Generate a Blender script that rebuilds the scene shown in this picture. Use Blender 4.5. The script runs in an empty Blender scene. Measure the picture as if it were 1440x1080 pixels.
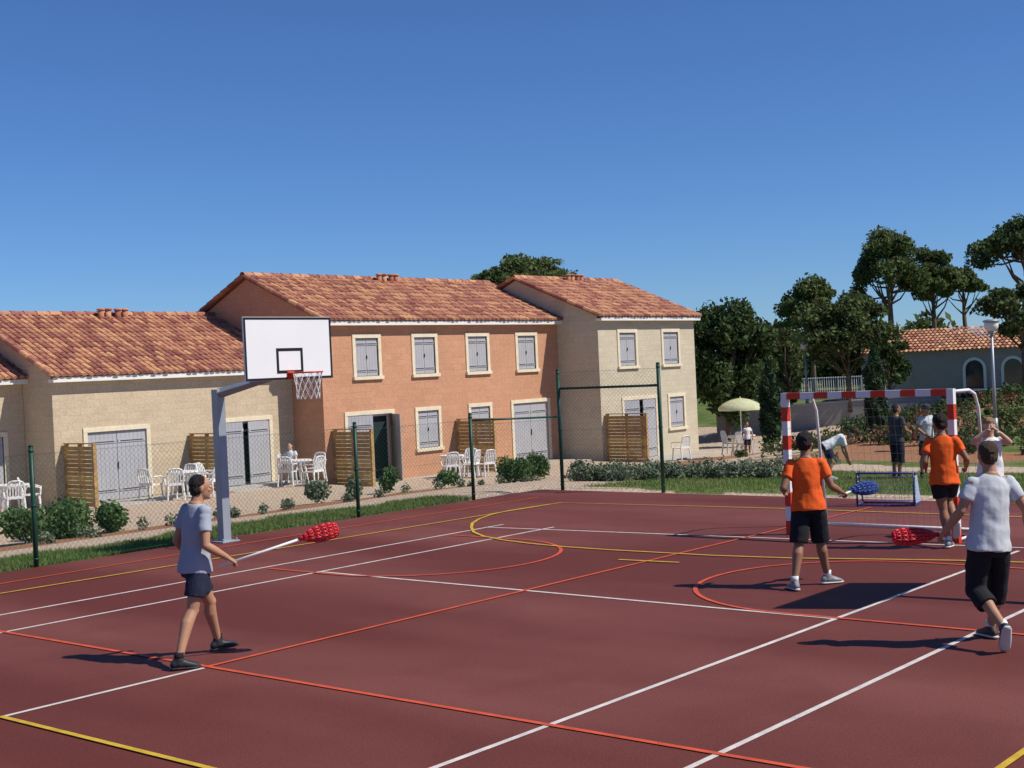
import bpy, math, random
import numpy as np
from mathutils import Vector, Matrix, Quaternion
random.seed(7); rng=np.random.default_rng(7)
scn=bpy.context.scene
V=Vector
UP=V((0,0,1))
# ------------------------------------------------------------------ camera
YAW=math.radians(40);PIT=math.atan(20/1900.);RHO=0.045;CH=2.5
f0=V((math.cos(YAW),math.sin(YAW),0));r0=V((math.sin(YAW),-math.cos(YAW),0))
f=f0*math.cos(PIT)-UP*math.sin(PIT);u0=f0*math.sin(PIT)+UP*math.cos(PIT)
R=r0*math.cos(RHO)-u0*math.sin(RHO);U=u0*math.cos(RHO)+r0*math.sin(RHO)
m=Matrix((R,U,-f)).transposed().to_4x4();m.translation=V((0,0,CH))
cd=bpy.data.cameras.new("Camera");cd.lens=47.5;cd.sensor_width=36;cd.clip_end=6000;cd.clip_start=.1
cam=bpy.data.objects.new("Camera",cd);cam.matrix_world=m
scn.collection.objects.link(cam);scn.camera=cam
scn.view_settings.view_transform='Standard';scn.view_settings.look='None';scn.view_settings.exposure=0
# ------------------------------------------------------------------ light
SD=V((.407,-.913,0)).normalized()*math.cos(math.radians(49))+UP*math.sin(math.radians(49))
sl=bpy.data.lights.new("sun","SUN");sl.energy=4.9;sl.angle=math.radians(.5);sl.color=(1,.94,.84)
so=bpy.data.objects.new("sun",sl);so.rotation_euler=(-SD).to_track_quat('-Z','Y').to_euler();so.location=(0,0,40)
scn.collection.objects.link(so)
w=bpy.data.worlds.new("World");scn.world=w;w.use_nodes=True
nt=w.node_tree;bg=nt.nodes['Background'];sk=nt.nodes.new('ShaderNodeTexSky');sk.sky_type='NISHITA';sk.sun_disc=False
sk.sun_elevation=math.radians(49);sk.sun_rotation=math.radians(156);sk.altitude=1200;sk.air_density=1.0;sk.dust_density=.1;sk.ozone_density=3.5
tn=nt.nodes.new('ShaderNodeMix');tn.data_type='RGBA';tn.blend_type='MULTIPLY';tn.inputs[0].default_value=1;tn.inputs[7].default_value=(.56,.82,1.22,1)
nt.links.new(sk.outputs[0],tn.inputs[6]);nt.links.new(tn.outputs[2],bg.inputs[0]);bg.inputs[1].default_value=.085
# ------------------------------------------------------------------ materials
def mat(name,col,rough=.8,var=.15,scale=4,bump=0.,bscale=60,island=0.,metal=0,col2=None,trans=0,spec=.3,detail=4):
    mt=bpy.data.materials.new(name);mt.use_nodes=True;n=mt.node_tree;b=n.nodes['Principled BSDF'];L=n.links.new
    b.inputs['Roughness'].default_value=rough;b.inputs['Metallic'].default_value=metal;b.inputs['Specular IOR Level'].default_value=spec
    tc=n.nodes.new('ShaderNodeTexCoord')
    no=n.nodes.new('ShaderNodeTexNoise');no.inputs['Scale'].default_value=scale;no.inputs['Detail'].default_value=detail
    L(tc.outputs['Object'],no.inputs['Vector'])
    mr=n.nodes.new('ShaderNodeMapRange');mr.inputs[1].default_value=.3;mr.inputs[2].default_value=.7
    L(no.outputs[0],mr.inputs[0])
    mx=n.nodes.new('ShaderNodeMix');mx.data_type='RGBA'
    c2=col2 if col2 else [c*(1-var) for c in col]
    c1=col if col2 else [min(1,c*(1+var)) for c in col]
    mx.inputs[6].default_value=(*c1,1);mx.inputs[7].default_value=(*c2,1)
    L(mr.outputs[0],mx.inputs[0]);out=mx.outputs[2]
    if island:
        g=n.nodes.new('ShaderNodeNewGeometry');m2=n.nodes.new('ShaderNodeMapRange');m2.inputs[3].default_value=1-island;m2.inputs[4].default_value=1+island
        L(g.outputs['Random Per Island'],m2.inputs[0])
        h=n.nodes.new('ShaderNodeHueSaturation');L(out,h.inputs['Color']);L(m2.outputs[0],h.inputs['Value'])
        m3=n.nodes.new('ShaderNodeMath');m3.operation='MULTIPLY_ADD';m3.inputs[1].default_value=.03*island/.3;m3.inputs[2].default_value=.5-.015*island/.3
        L(g.outputs['Random Per Island'],m3.inputs[0]);L(m3.outputs[0],h.inputs['Hue']);out=h.outputs[0]
    L(out,b.inputs['Base Color'])
    if bump:
        nb=n.nodes.new('ShaderNodeTexNoise');nb.inputs['Scale'].default_value=bscale;nb.inputs['Detail'].default_value=3
        L(tc.outputs['Object'],nb.inputs['Vector'])
        bp=n.nodes.new('ShaderNodeBump');bp.inputs['Strength'].default_value=min(1,bump);bp.inputs['Distance'].default_value=.02
        L(nb.outputs[0],bp.inputs['Height']);L(bp.outputs[0],b.inputs['Normal'])
    if trans:
        tr=n.nodes.new('ShaderNodeBsdfTranslucent');L(out,tr.inputs[0]);ms=n.nodes.new('ShaderNodeMixShader');ms.inputs[0].default_value=trans
        L(b.outputs[0],ms.inputs[1]);L(tr.outputs[0],ms.inputs[2]);L(ms.outputs[0],n.nodes['Material Output'].inputs[0])
    return mt
def stucco(name,col,course=.0):
    mt=mat(name,col,.95,.06,.7,0)
    n=mt.node_tree;L=n.links.new;b=n.nodes['Principled BSDF'];src=b.inputs['Base Color'].links[0].from_socket
    tc=n.nodes['Texture Coordinate']
    sep=n.nodes.new('ShaderNodeSeparateXYZ');L(tc.outputs['Object'],sep.inputs[0])
    ad=n.nodes.new('ShaderNodeMath');ad.operation='ADD';L(sep.outputs[0],ad.inputs[0]);L(sep.outputs[1],ad.inputs[1])
    cb=n.nodes.new('ShaderNodeCombineXYZ');L(ad.outputs[0],cb.inputs[0]);L(sep.outputs[2],cb.inputs[1])
    br=n.nodes.new('ShaderNodeTexBrick');br.inputs['Scale'].default_value=1;br.inputs['Brick Width'].default_value=.42;br.inputs['Row Height'].default_value=.2
    br.inputs['Mortar Size'].default_value=.012;br.inputs['Mortar Smooth'].default_value=.5
    br.inputs['Color1'].default_value=(1,1,1,1);br.inputs['Color2'].default_value=(.88,.88,.88,1);br.inputs['Mortar'].default_value=(.82,.80,.78,1)
    L(cb.outputs[0],br.inputs['Vector'])
    m1=n.nodes.new('ShaderNodeMix');m1.data_type='RGBA';m1.blend_type='MULTIPLY';m1.inputs[0].default_value=.7
    L(src,m1.inputs[6]);L(br.outputs[0],m1.inputs[7])
    g=n.nodes.new('ShaderNodeTexNoise');g.inputs['Scale'].default_value=22;g.inputs['Detail'].default_value=6;L(tc.outputs['Object'],g.inputs['Vector'])
    mr=n.nodes.new('ShaderNodeMapRange');mr.inputs[1].default_value=.3;mr.inputs[2].default_value=.7;mr.inputs[3].default_value=.86;mr.inputs[4].default_value=1.1;L(g.outputs[0],mr.inputs[0])
    m2=n.nodes.new('ShaderNodeMix');m2.data_type='RGBA';m2.blend_type='MULTIPLY';m2.inputs[0].default_value=1
    L(m1.outputs[2],m2.inputs[6]);L(mr.outputs[0],m2.inputs[7]);L(m2.outputs[2],b.inputs['Base Color'])
    bp=n.nodes.new('ShaderNodeBump');bp.inputs['Strength'].default_value=.5;bp.inputs['Distance'].default_value=.015;L(g.outputs[0],bp.inputs['Height']);L(bp.outputs[0],b.inputs['Normal'])
    return mt
M={}
M['pink']=stucco('pink_render',(.565,.295,.175));M['beige']=stucco('cream_render',(.57,.46,.32));M['white']=stucco('pale_render',(.58,.51,.375));M['grey']=stucco('grey_render',(.36,.33,.30))
M['tile']=mat('clay_tile',(.50,.23,.14),.9,.3,9,.3,50,island=.42,col2=(.33,.14,.09))
M['tilebed']=mat('clay_tile_bed',(.2,.095,.065),.95,.3,5)
M['stone']=mat('stone_surround',(.72,.63,.46),.9,.08,6,.2,80)
M['shut']=mat('grey_shutter',(.40,.40,.42),.6,.05,3)
M['fascia']=mat('white_fascia',(.75,.74,.70),.6,.05,3)
M['glass']=mat('window_glass',(.03,.045,.05),.08,.1,2,spec=.6)
M['iron']=mat('black_iron',(.03,.03,.03),.5,.1)
M['wood']=mat('treated_wood',(.40,.25,.10),.8,.25,7,.3,40,island=.25)
M['plastic']=mat('white_plastic',(.78,.78,.76),.4,.04,5)
M['bark']=mat('bark',(.15,.105,.075),.95,.4,8,.8,20)
M['leafp']=mat('pine_needles',(.15,.18,.055),.8,.3,.8,island=.5,trans=.3,col2=(.085,.12,.038))
M['leafd']=mat('dark_foliage',(.075,.115,.036),.8,.3,.8,island=.5,trans=.25,col2=(.05,.085,.026))
M['leafo']=mat('oak_foliage',(.125,.155,.05),.8,.3,.8,island=.5,trans=.3,col2=(.07,.10,.035))
M['leafc']=mat('cypress_foliage',(.05,.09,.035),.8,.3,.8,island=.4,trans=.15)
M['leafb']=mat('bush_foliage',(.10,.17,.045),.8,.3,2,island=.4,trans=.25,col2=(.07,.13,.04))
M['leafl']=mat('lavender_foliage',(.19,.22,.15),.8,.3,2,island=.4,trans=.2,col2=(.13,.17,.09))
M['flower']=mat('red_flowers',(.35,.05,.06),.8,.3,2,island=.4)
M['grass']=mat('grass_blades',(.14,.23,.045),.8,.3,.6,island=.4,trans=.3,col2=(.22,.24,.08))
M['green']=mat('green_paint',(.012,.055,.035),.45,.1,3)
M['wire']=mat('green_wire',(.03,.09,.06),.5,.1,3)
M['galv']=mat('galvanised_steel',(.33,.36,.40),.45,.08,3,metal=.3)
M['board']=mat('white_board',(.8,.8,.8),.4,.02,2)
M['black']=mat('black_paint',(.015,.015,.018),.5,.1)
M['red']=mat('red_paint',(.62,.045,.02),.4,.08,3)
M['wpaint']=mat('white_paint',(.8,.8,.78),.4,.04,3)
M['blue']=mat('blue_paint',(.03,.06,.26),.4,.1,3)
M['lblue']=mat('pale_blue_fabric',(.35,.42,.60),.8,.1,3)
M['net']=mat('white_net',(.75,.75,.72),.8,.05)
M['dnet']=mat('grey_net',(.40,.42,.42),.8,.05)
M['para']=mat('parasol_fabric',(.62,.68,.30),.8,.1,6,col2=(.80,.80,.62),trans=.4)
M['concrete']=mat('concrete',(.40,.38,.35),.95,.12,2,.3,40)
M['lampg']=mat('frosted_globe',(.75,.75,.72),.25,.03,3)
M['fwhite']=mat('white_fence_paint',(.7,.7,.7),.5,.05,3)
M['skin']=mat('skin_tan',(.42,.22,.13),.55,.08,12);M['skind']=mat('skin_dark_tan',(.30,.15,.085),.5,.08,12);M['skinl']=mat('skin_light',(.55,.33,.23),.55,.06,12)
M['hair']=mat('dark_hair',(.018,.012,.010),.5,.3,60,.8,200);M['hairb']=mat('blonde_hair',(.33,.22,.10),.5,.3,60,.8,200);M['hairr']=mat('brown_hair',(.07,.04,.02),.5,.3,60,.8,200)
M['eyew']=mat('eye_white',(.7,.7,.68),.2,.02);M['eyed']=mat('iris',(.03,.02,.015),.2,.02);M['lip']=mat('lips',(.35,.12,.09),.5,.05)
def cloth(n,c): return mat(n,c,.9,.06,6,.2,22)
M['cgrey']=cloth('grey_blue_cotton',(.33,.36,.42));M['clight']=cloth('pale_grey_cotton',(.52,.545,.57));M['corange']=cloth('orange_cotton',(.82,.115,.015));M['cblack']=cloth('black_cotton',(.014,.014,.018));M['cnavy']=cloth('navy_cotton',(.018,.022,.045));M['cwhite']=cloth('white_cotton',(.74,.74,.74));M['cdark']=cloth('charcoal_cotton',(.05,.05,.055));M['cred']=cloth('red_cotton',(.5,.06,.05))
M['shoeb']=mat('black_shoe',(.03,.03,.032),.5,.3,20);M['shoeg']=mat('grey_shoe',(.25,.25,.25),.5,.3,14);M['sole']=mat('white_sole',(.6,.6,.58),.6,.1);M['shoebr']=mat('brown_shoe',(.07,.045,.035),.6,.3,14)
M['redp']=mat('red_plastic',(.65,.03,.04),.35,.08,3);M['bluep']=mat('blue_plastic',(.03,.07,.3),.35,.08,3)
# ------------------------------------------------------------------ mesh builder
def empty(name,loc=(0,0,0)):
    o=bpy.data.objects.new(name,None);o.location=loc;o.empty_display_size=.3;scn.collection.objects.link(o);return o
class MB:
    def __init__(s): s.v=[];s.f=[];s.mi=[]
    def add(s,vs,fs,mi=0):
        k=len(s.v);s.v+=[tuple(p) for p in vs];s.f+=[tuple(i+k for i in q) for q in fs];s.mi+=[mi]*len(fs)
    def box(s,c,sz,rot=None,mi=0):
        c=V(c);x,y,z=[a/2 for a in sz];pts=[V((sx*x,sy*y,sz_*z)) for sz_ in(-1,1) for sy in(-1,1) for sx in(-1,1)]
        if rot: pts=[rot@p for p in pts]
        s.add([c+p for p in pts],[(0,2,3,1),(4,5,7,6),(0,1,5,4),(2,6,7,3),(0,4,6,2),(1,3,7,5)],mi)
    def bx(s,x0,x1,y0,y1,z0,z1,mi=0): s.box(((x0+x1)/2,(y0+y1)/2,(z0+z1)/2),(abs(x1-x0),abs(y1-y0),abs(z1-z0)),None,mi)
    def tube(s,p0,p1,ra,rb=None,n=8,mi=0,cap=True):
        s.loft([(p0,ra,ra),(p1,rb if rb is not None else ra,rb if rb is not None else ra)],None,n,mi,cap)
    def path(s,pts,r,n=8,mi=0): s.loft([(p,r,r) for p in pts],None,n,mi)
    def loft(s,rings,side=None,n=12,mi=0,cap=True):
        C=[V(a[0]) for a in rings];k=len(C);vs=[];prev=side
        for i in range(k):
            ax=(C[min(i+1,k-1)]-C[max(i-1,0)])
            if ax.length<1e-7: ax=V((0,0,1))
            ax.normalize()
            sd=prev if prev is not None else (V((1,0,0)) if abs(ax.x)<.8 else V((0,1,0)))
            n1=V(sd)-ax*V(sd).dot(ax)
            if n1.length<1e-4: n1=ax.orthogonal()
            n1.normalize();n2=ax.cross(n1)
            if side is None: prev=n1
            for j in range(n):
                t=2*math.pi*j/n;vs.append(C[i]+n1*rings[i][1]*math.cos(t)+n2*rings[i][2]*math.sin(t))
        fs=[(i*n+j,i*n+(j+1)%n,(i+1)*n+(j+1)%n,(i+1)*n+j) for i in range(k-1) for j in range(n)]
        if cap: fs.append(tuple(range(n-1,-1,-1)));fs.append(tuple((k-1)*n+j for j in range(n)))
        s.add(vs,fs,mi)
    def ell(s,c,rx,ry,rz,ax=None,n=12,h=8,mi=0):
        c=V(c);ax=ax or Matrix.Identity(3);vs=[];fs=[]
        vs.append(c+ax@V((0,0,rz)))
        for i in range(1,h):
            a=math.pi*i/h
            for j in range(n):
                t=2*math.pi*j/n;vs.append(c+ax@V((rx*math.sin(a)*math.cos(t),ry*math.sin(a)*math.sin(t),rz*math.cos(a))))
        vs.append(c+ax@V((0,0,-rz)));e=len(vs)-1
        for j in range(n): fs.append((0,1+j,1+(j+1)%n));fs.append((e,1+(h-2)*n+(j+1)%n,1+(h-2)*n+j))
        for i in range(h-2):
            for j in range(n): fs.append((1+i*n+j,1+(i+1)*n+j,1+(i+1)*n+(j+1)%n,1+i*n+(j+1)%n))
        s.add(vs,fs,mi)
    def obj(s,name,mats,parent=None,smooth=False,bevel=0):
        me=bpy.data.meshes.new(name);me.from_pydata(s.v,[],s.f)
        for q in (mats if isinstance(mats,(list,tuple)) else [mats]): me.materials.append(M[q] if isinstance(q,str) else q)
        if len(set(s.mi))>1: me.polygons.foreach_set('material_index',s.mi)
        if smooth: me.polygons.foreach_set('use_smooth',[True]*len(me.polygons))
        me.update();o=bpy.data.objects.new(name,me);scn.collection.objects.link(o)
        if parent: o.parent=parent;o.matrix_parent_inverse=Matrix.Translation(-V(parent.location))
        if bevel: b=o.modifiers.new('b','BEVEL');b.width=bevel;b.segments=2;b.limit_method='ANGLE'
        return o
def at(d,l,z=0): return V((f0.x*d+r0.x*l,f0.y*d+r0.y*l,z))   # survey frame: range and offset from the viewpoint
# ------------------------------------------------------------------ terrain
def ss(a,b,x): t=np.clip((x-a)/(b-a),0,1);return t*t*(3-2*t)
def Hn(x,y):
    base=-.65-.25*ss(26.5,29,x)-.2*ss(38.5,41,x)
    a=ss(18.2,27,y);
    b=-.38*ss(22,31,x)+1.0*ss(36,62,x)
    z=base*a+(1-a)*b+1.3*ss(50,66,x)*a
    far=ss(90,600,np.hypot(x,y));z=z*(1-far)+far*.4
    z=z+.015*np.sin(x*1.7+y*.6)*np.sin(y*1.3)*(a+ss(22,26,x))
    return z
def Hh(x,y): return float(Hn(np.float64(x),np.float64(y)))
def axis(a,b,st):
    mid=list(np.arange(a,b,st));lo=[];d=st;x=a
    while x>-2500: d*=1.35;x-=d;lo.append(x)
    hi=[];d=st;x=mid[-1]
    while x<2500: d*=1.35;x+=d;hi.append(x)
    return np.array(lo[::-1]+mid+hi)
def is_grass(X,Y):
    wob=.25*np.sin(X*.9)+.15*np.sin(X*2.3+1)+.1*np.sin(X*5.1)
    wx=.3*np.sin(Y*.8)+.15*np.sin(Y*2.1)
    g=(Y<19.2+wob)
    g&=~((X>19.6+wx)&(X<25.0+wx)&(Y>17.0+.3*wob))          # gravelly corner by the ball-stop posts
    g&=~((X>21.5)&(X<22.35+.5*wx)&(Y>9))                     # thin gravel edge behind the court
    g&=~((X>31+wx)&(X<32.6+wx)&(Y<20))
    garden=(X>34+wx)&(X<56)&(Y<23+wob)&(Y>2)
    gl=(np.sin(X*.55+Y*.3)+np.sin(Y*.7-X*.2))>.4
    g&=~(garden&~gl)
    return g|(X>56)|(Y>40),garden&~gl,wob,wx
def build_ground():
    xs=axis(-4,58,.22);ys=axis(-4,42,.22);X,Y=np.meshgrid(xs,ys);Z=Hn(X,Y)
    Z=np.where((X<22.3)&(Y<18.2),Z-.04,Z)
    nx,ny=len(xs),len(ys);me=bpy.data.meshes.new('ground');me.vertices.add(nx*ny);me.vertices.foreach_set('co',np.stack([X,Y,Z],-1).astype(np.float32).ravel())
    i,j=np.meshgrid(np.arange(nx-1),np.arange(ny-1));a=(j*nx+i).ravel();q=np.stack([a,a+1,a+nx+1,a+nx],-1).astype(np.int32)
    me.loops.add(q.size);me.loops.foreach_set('vertex_index',q.ravel());me.polygons.add(len(q));me.polygons.foreach_set('loop_start',np.arange(0,q.size,4,dtype=np.int32))
    me.update(calc_edges=True)
    G_,bed,wob,wx=is_grass(X,Y);grass=G_.astype(float)
    earth=(((Y>22.0+wob*.6)&(Y<24.9+wob*.8)&(X<56))|bed)&~G_
    grav=(~G_)&(~earth)
    ca=me.color_attributes.new('zone','FLOAT_COLOR','POINT');ca.data.foreach_set('color',np.stack([grass,grav.astype(float),earth.astype(float),np.ones_like(X)],-1).astype(np.float32).ravel())
    mt=bpy.data.materials.new('ground_mix');mt.use_nodes=True;n=mt.node_tree;L=n.links.new;b=n.nodes['Principled BSDF'];b.inputs['Roughness'].default_value=.95;b.inputs['Specular IOR Level'].default_value=.1
    at_=n.nodes.new('ShaderNodeVertexColor');at_.layer_name='zone';sp=n.nodes.new('ShaderNodeSeparateColor');L(at_.outputs[0],sp.inputs[0])
    tc=n.nodes.new('ShaderNodeTexCoord')
    def nz(s,d=5):
        q=n.nodes.new('ShaderNodeTexNoise');q.inputs['Scale'].default_value=s;q.inputs['Detail'].default_value=d;L(tc.outputs['Object'],q.inputs['Vector']);return q.outputs[0]
    def two(c1,c2,fac,lo=.35,hi=.65):
        mr=n.nodes.new('ShaderNodeMapRange');mr.inputs[1].default_value=lo;mr.inputs[2].default_value=hi;L(fac,mr.inputs[0])
        x=n.nodes.new('ShaderNodeMix');x.data_type='RGBA';x.inputs[6].default_value=(*c1,1);x.inputs[7].default_value=(*c2,1);L(mr.outputs[0],x.inputs[0]);return x.outputs[2]
    fine=nz(30,6);med=nz(1.3);grit=nz(14,8)
    cols=[two((.075,.13,.03),(.17,.18,.07),med),two((.58,.47,.36),(.36,.26,.18),grit),two((.38,.19,.10),(.24,.12,.07),grit)]
    cur=two((.20,.17,.09),(.10,.12,.05),med)
    for k,c in enumerate(cols):
        ma=n.nodes.new('ShaderNodeMath');ma.operation='MULTIPLY_ADD';L(fine,ma.inputs[0]);ma.inputs[1].default_value=1.4;
        ma2=n.nodes.new('ShaderNodeMath');ma2.operation='ADD';ma2.inputs[1].default_value=-1.2;L(sp.outputs[k],ma2.inputs[0]);L(ma2.outputs[0],ma.inputs[2])
        mr=n.nodes.new('ShaderNodeMapRange');mr.inputs[1].default_value=-.1;mr.inputs[2].default_value=.15;L(ma.outputs[0],mr.inputs[0])
        x=n.nodes.new('ShaderNodeMix');x.data_type='RGBA';L(mr.outputs[0],x.inputs[0]);L(cur,x.inputs[6]);L(c,x.inputs[7]);cur=x.outputs[2]
    L(cur,b.inputs['Base Color']);bp=n.nodes.new('ShaderNodeBump');bp.inputs['Distance'].default_value=.06;bp.inputs['Strength'].default_value=.8;L(grit,bp.inputs['Height']);L(bp.outputs[0],b.inputs['Normal'])
    me.materials.append(mt);o=bpy.data.objects.new('ground',me);scn.collection.objects.link(o)
    me.polygons.foreach_set('use_smooth',[True]*len(me.polygons))
build_ground()
# ------------------------------------------------------------------ court
cm=bpy.data.materials.new('red_court');cm.use_nodes=True;n=cm.node_tree;L=n.links.new;b=n.nodes['Principled BSDF'];b.inputs['Roughness'].default_value=.7;b.inputs['Specular IOR Level'].default_value=.28
tc=n.nodes.new('ShaderNodeTexCoord')
def nz(s,d,vec=None):
    q=n.nodes.new('ShaderNodeTexNoise');q.inputs['Scale'].default_value=s;q.inputs['Detail'].default_value=d;L(vec or tc.outputs['Object'],q.inputs['Vector']);return q.outputs[0]
def mixc(fac,a,bb,lo,hi,amt=1):
    mr=n.nodes.new('ShaderNodeMapRange');mr.inputs[1].default_value=lo;mr.inputs[2].default_value=hi;mr.inputs[4].default_value=amt;L(fac,mr.inputs[0])
    x=n.nodes.new('ShaderNodeMix');x.data_type='RGBA';L(mr.outputs[0],x.inputs[0])
    for k,c in((6,a),(7,bb)):
        if isinstance(c,tuple): x.inputs[k].default_value=(*c,1)
        else: L(c,x.inputs[k])
    return x.outputs[2]
mp=n.nodes.new('ShaderNodeMapping');mp.inputs['Rotation'].default_value=(0,0,math.radians(-40));mp.inputs['Scale'].default_value=(1,.25,1);L(tc.outputs['Object'],mp.inputs[0])
c=mixc(nz(.35,3,mp.outputs[0]),(.118,.024,.0155),(.185,.055,.043),.42,.66)
c=mixc(nz(1.1,4),c,(.105,.021,.0145),.5,.8,.5)
c=mixc(nz(90,3),c,(.30,.13,.10),.58,.75,.5)
c=mixc(nz(60,2),c,(.05,.010,.007),.6,.7,.6)
L(c,b.inputs['Base Color']);bp=n.nodes.new('ShaderNodeBump');bp.inputs['Distance'].default_value=.006;bp.inputs['Strength'].default_value=.7;L(nz(110,3),bp.inputs['Height']);L(bp.outputs[0],b.inputs['Normal'])
k=MB();k.bx(-12,21.7,-6,17.6,-.12,0);k.obj('sports_court',[cm])
def linemat(nm,col):
    mt=mat(nm,col,.7,.18,7,.3,90,detail=10);return mt
LW=linemat('white_line_paint',(.62,.56,.52));LO=linemat('orange_line_paint',(.58,.085,.035));LY=linemat('yellow_line_paint',(.56,.36,.03))
courtlines=empty('court_markings')
def line(pts,mt,z,w=.05,nm='line'):
    k=MB();pts=[V((p[0],p[1],z)) for p in pts];L_=[]
    for i,p in enumerate(pts):
        d=(pts[min(i+1,len(pts)-1)]-pts[max(i-1,0)]).normalized();nn=V((-d.y,d.x,0))*w/2;L_+= [p+nn,p-nn]
    k.add(L_,[(2*i,2*i+1,2*i+3,2*i+2) for i in range(len(pts)-1)]);k.obj(nm,[mt],courtlines)
def arc(cx,cy,r,a0,a1,n=32): return [(cx+r*math.cos(math.radians(a0+(a1-a0)*i/n)),cy+r*math.sin(math.radians(a0+(a1-a0)*i/n))) for i in range(n+1)]
for y in (5.95,4.58): line([(-3,y),(16.6,y)],LW,.004)
for y in (13.2,14.25): line([(-3,y),(16.6,y)],LW,.004)
line([(-3,9.8),(7.27,9.78)],LW,.004)
line([(11.7,13.2),(11.7,5.95)],LW,.005);line([(16.2,14.28),(16.95,5)],LW,.005)
line([(7.3,15.5),(7.33,3.2)],LO,.008);line([(7.3,9.78),(20.5,9.7)],LO,.009)
line([(5.35,9.78),(5.37,3)],LY,.012);line([(5.37,3.0),(19.8,3.0)],LY,.012)
line([(8,15.75),(19.6,15.4),(19.9,11),(19.9,4)],LY,.012);line([(7,16.5),(14,16.65),(20.3,16.5)],LO,.008)
line([(14.05,10.14),(14.14,9.28)],LY,.013)
yp=[(19.36,15.42),(18.3,15.5),(17.6,15.38),(17.0,15.13),(16.5,14.83),(16.05,14.45),(15.6,14.0),(15.26,13.5),(15.02,12.9),(14.87,12.3),(14.77,11.6),(14.75,10.8),(14.82,9.2),(14.98,8.2),(15.26,7.3),(15.55,6.3),(15.69,5.57)]
line(yp,LY,.013)
line([(11.6,14.1)]+arc(13.4,12.85,1.8,180,360)+[(15.2,14.1)],LO,.009);line([(11.75,3.6)]+arc(13.5,6.55,1.77,180,0)+[(15.27,3.6)],LO,.009)
# ------------------------------------------------------------------ roofs / houses
def roof(par,x0,x1,ye,ze,yr,zr,nm):
    """clay canal tile slope: eave line y=ye z=ze, ridge y=yr z=zr"""
    dy=yr-ye;dz=zr-ze;Ls=math.hypot(dy,dz);u=V((0,dy/Ls,dz/Ls));nrm=V((0,-dz/Ls*(1 if dy>0 else -1),abs(dy)/Ls));
    if nrm.z<0: nrm=-nrm
    k=MB();a=V((x0,ye,ze));b_=V((x1,ye,ze));t=-.06
    P=[a+nrm*t,b_+nrm*t,b_+u*Ls+nrm*t,a+u*Ls+nrm*t];Q=[p+nrm*.07 for p in P];k.add(P+Q,[(3,2,1,0),(4,5,6,7),(0,1,5,4),(1,2,6,5),(2,3,7,6),(3,0,4,7)]);k.obj(nm+'_deck','tilebed',par)
    k=MB();cw=.205;nc=int((x1-x0)/cw);cw=(x1-x0)/nc;rl=.36;nr=int(Ls/rl);rl=Ls/nr
    for i in range(nc):
        for j in range(nr):
            jx=random.uniform(-.010,.010);jl=random.uniform(-.018,.018)
            xc=x0+(i+.5)*cw+jx;vs=[]
            for e,(s0,rad,lf) in enumerate(((j*rl-.05+jl,.088,.032),((j+1)*rl+.01,.074,.006))):
                for q in range(6):
                    th=math.pi*q/5;vs.append(V((xc,ye,ze))+u*s0+V((1,0,0))*math.cos(th)*rad+nrm*(math.sin(th)*rad*.8+lf+random.uniform(0,.004)))
            fs=[(q,q+1,q+7,q+6) for q in range(5)]
            c0=len(vs);vs.append(V((xc,ye,ze))+u*(j*rl-.05+jl));fs+=[(q+1,q,c0) for q in range(5)]
            k.add(vs,fs)
            xs=x0+(i)*cw;vs=[]
            for s0,lf in((j*rl-.03,.026),((j+1)*rl,.012)):
                for q in range(4):
                    th=q/3;vs.append(V((xs,ye,ze))+u*s0+V((1,0,0))*(th-.5)*.12+nrm*(lf+.012*abs(th-.5)*2))
            k.add(vs,[(q,q+1,q+5,q+4) for q in range(3)])
    k.obj(nm,'tile',par)
def ridge(par,x0,x1,y,z):
    k=MB();n_=int((x1-x0)/.4);l=(x1-x0)/n_
    for i in range(n_):
        vs=[]
        for xx,r in((x0+i*l-.03,.135),(x0+(i+1)*l,.115)):
            for q in range(7):
                th=math.pi*q/6;vs.append(V((xx,y+math.cos(th)*r,z-.02+math.sin(th)*r*.9)))
        k.add(vs,[(q,q+1,q+8,q+7) for q in range(6)])
    k.obj('ridge_tiles','tile',par)
def verge(par,x,ye,ze,yr,zr,nm='verge_tiles'):
    k=MB();a=V((x,ye,ze));b_=V((x,yr,zr));n_=int((b_-a).length/.38);
    for i in range(n_):
        p=a.lerp(b_,i/n_);q=a.lerp(b_,(i+1)/n_+.01);k.loft([(p+UP*.045,.1,.075),(q+UP*.03,.088,.065)],V((1,0,0)),8)
    k.obj(nm,'tile',par)
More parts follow.
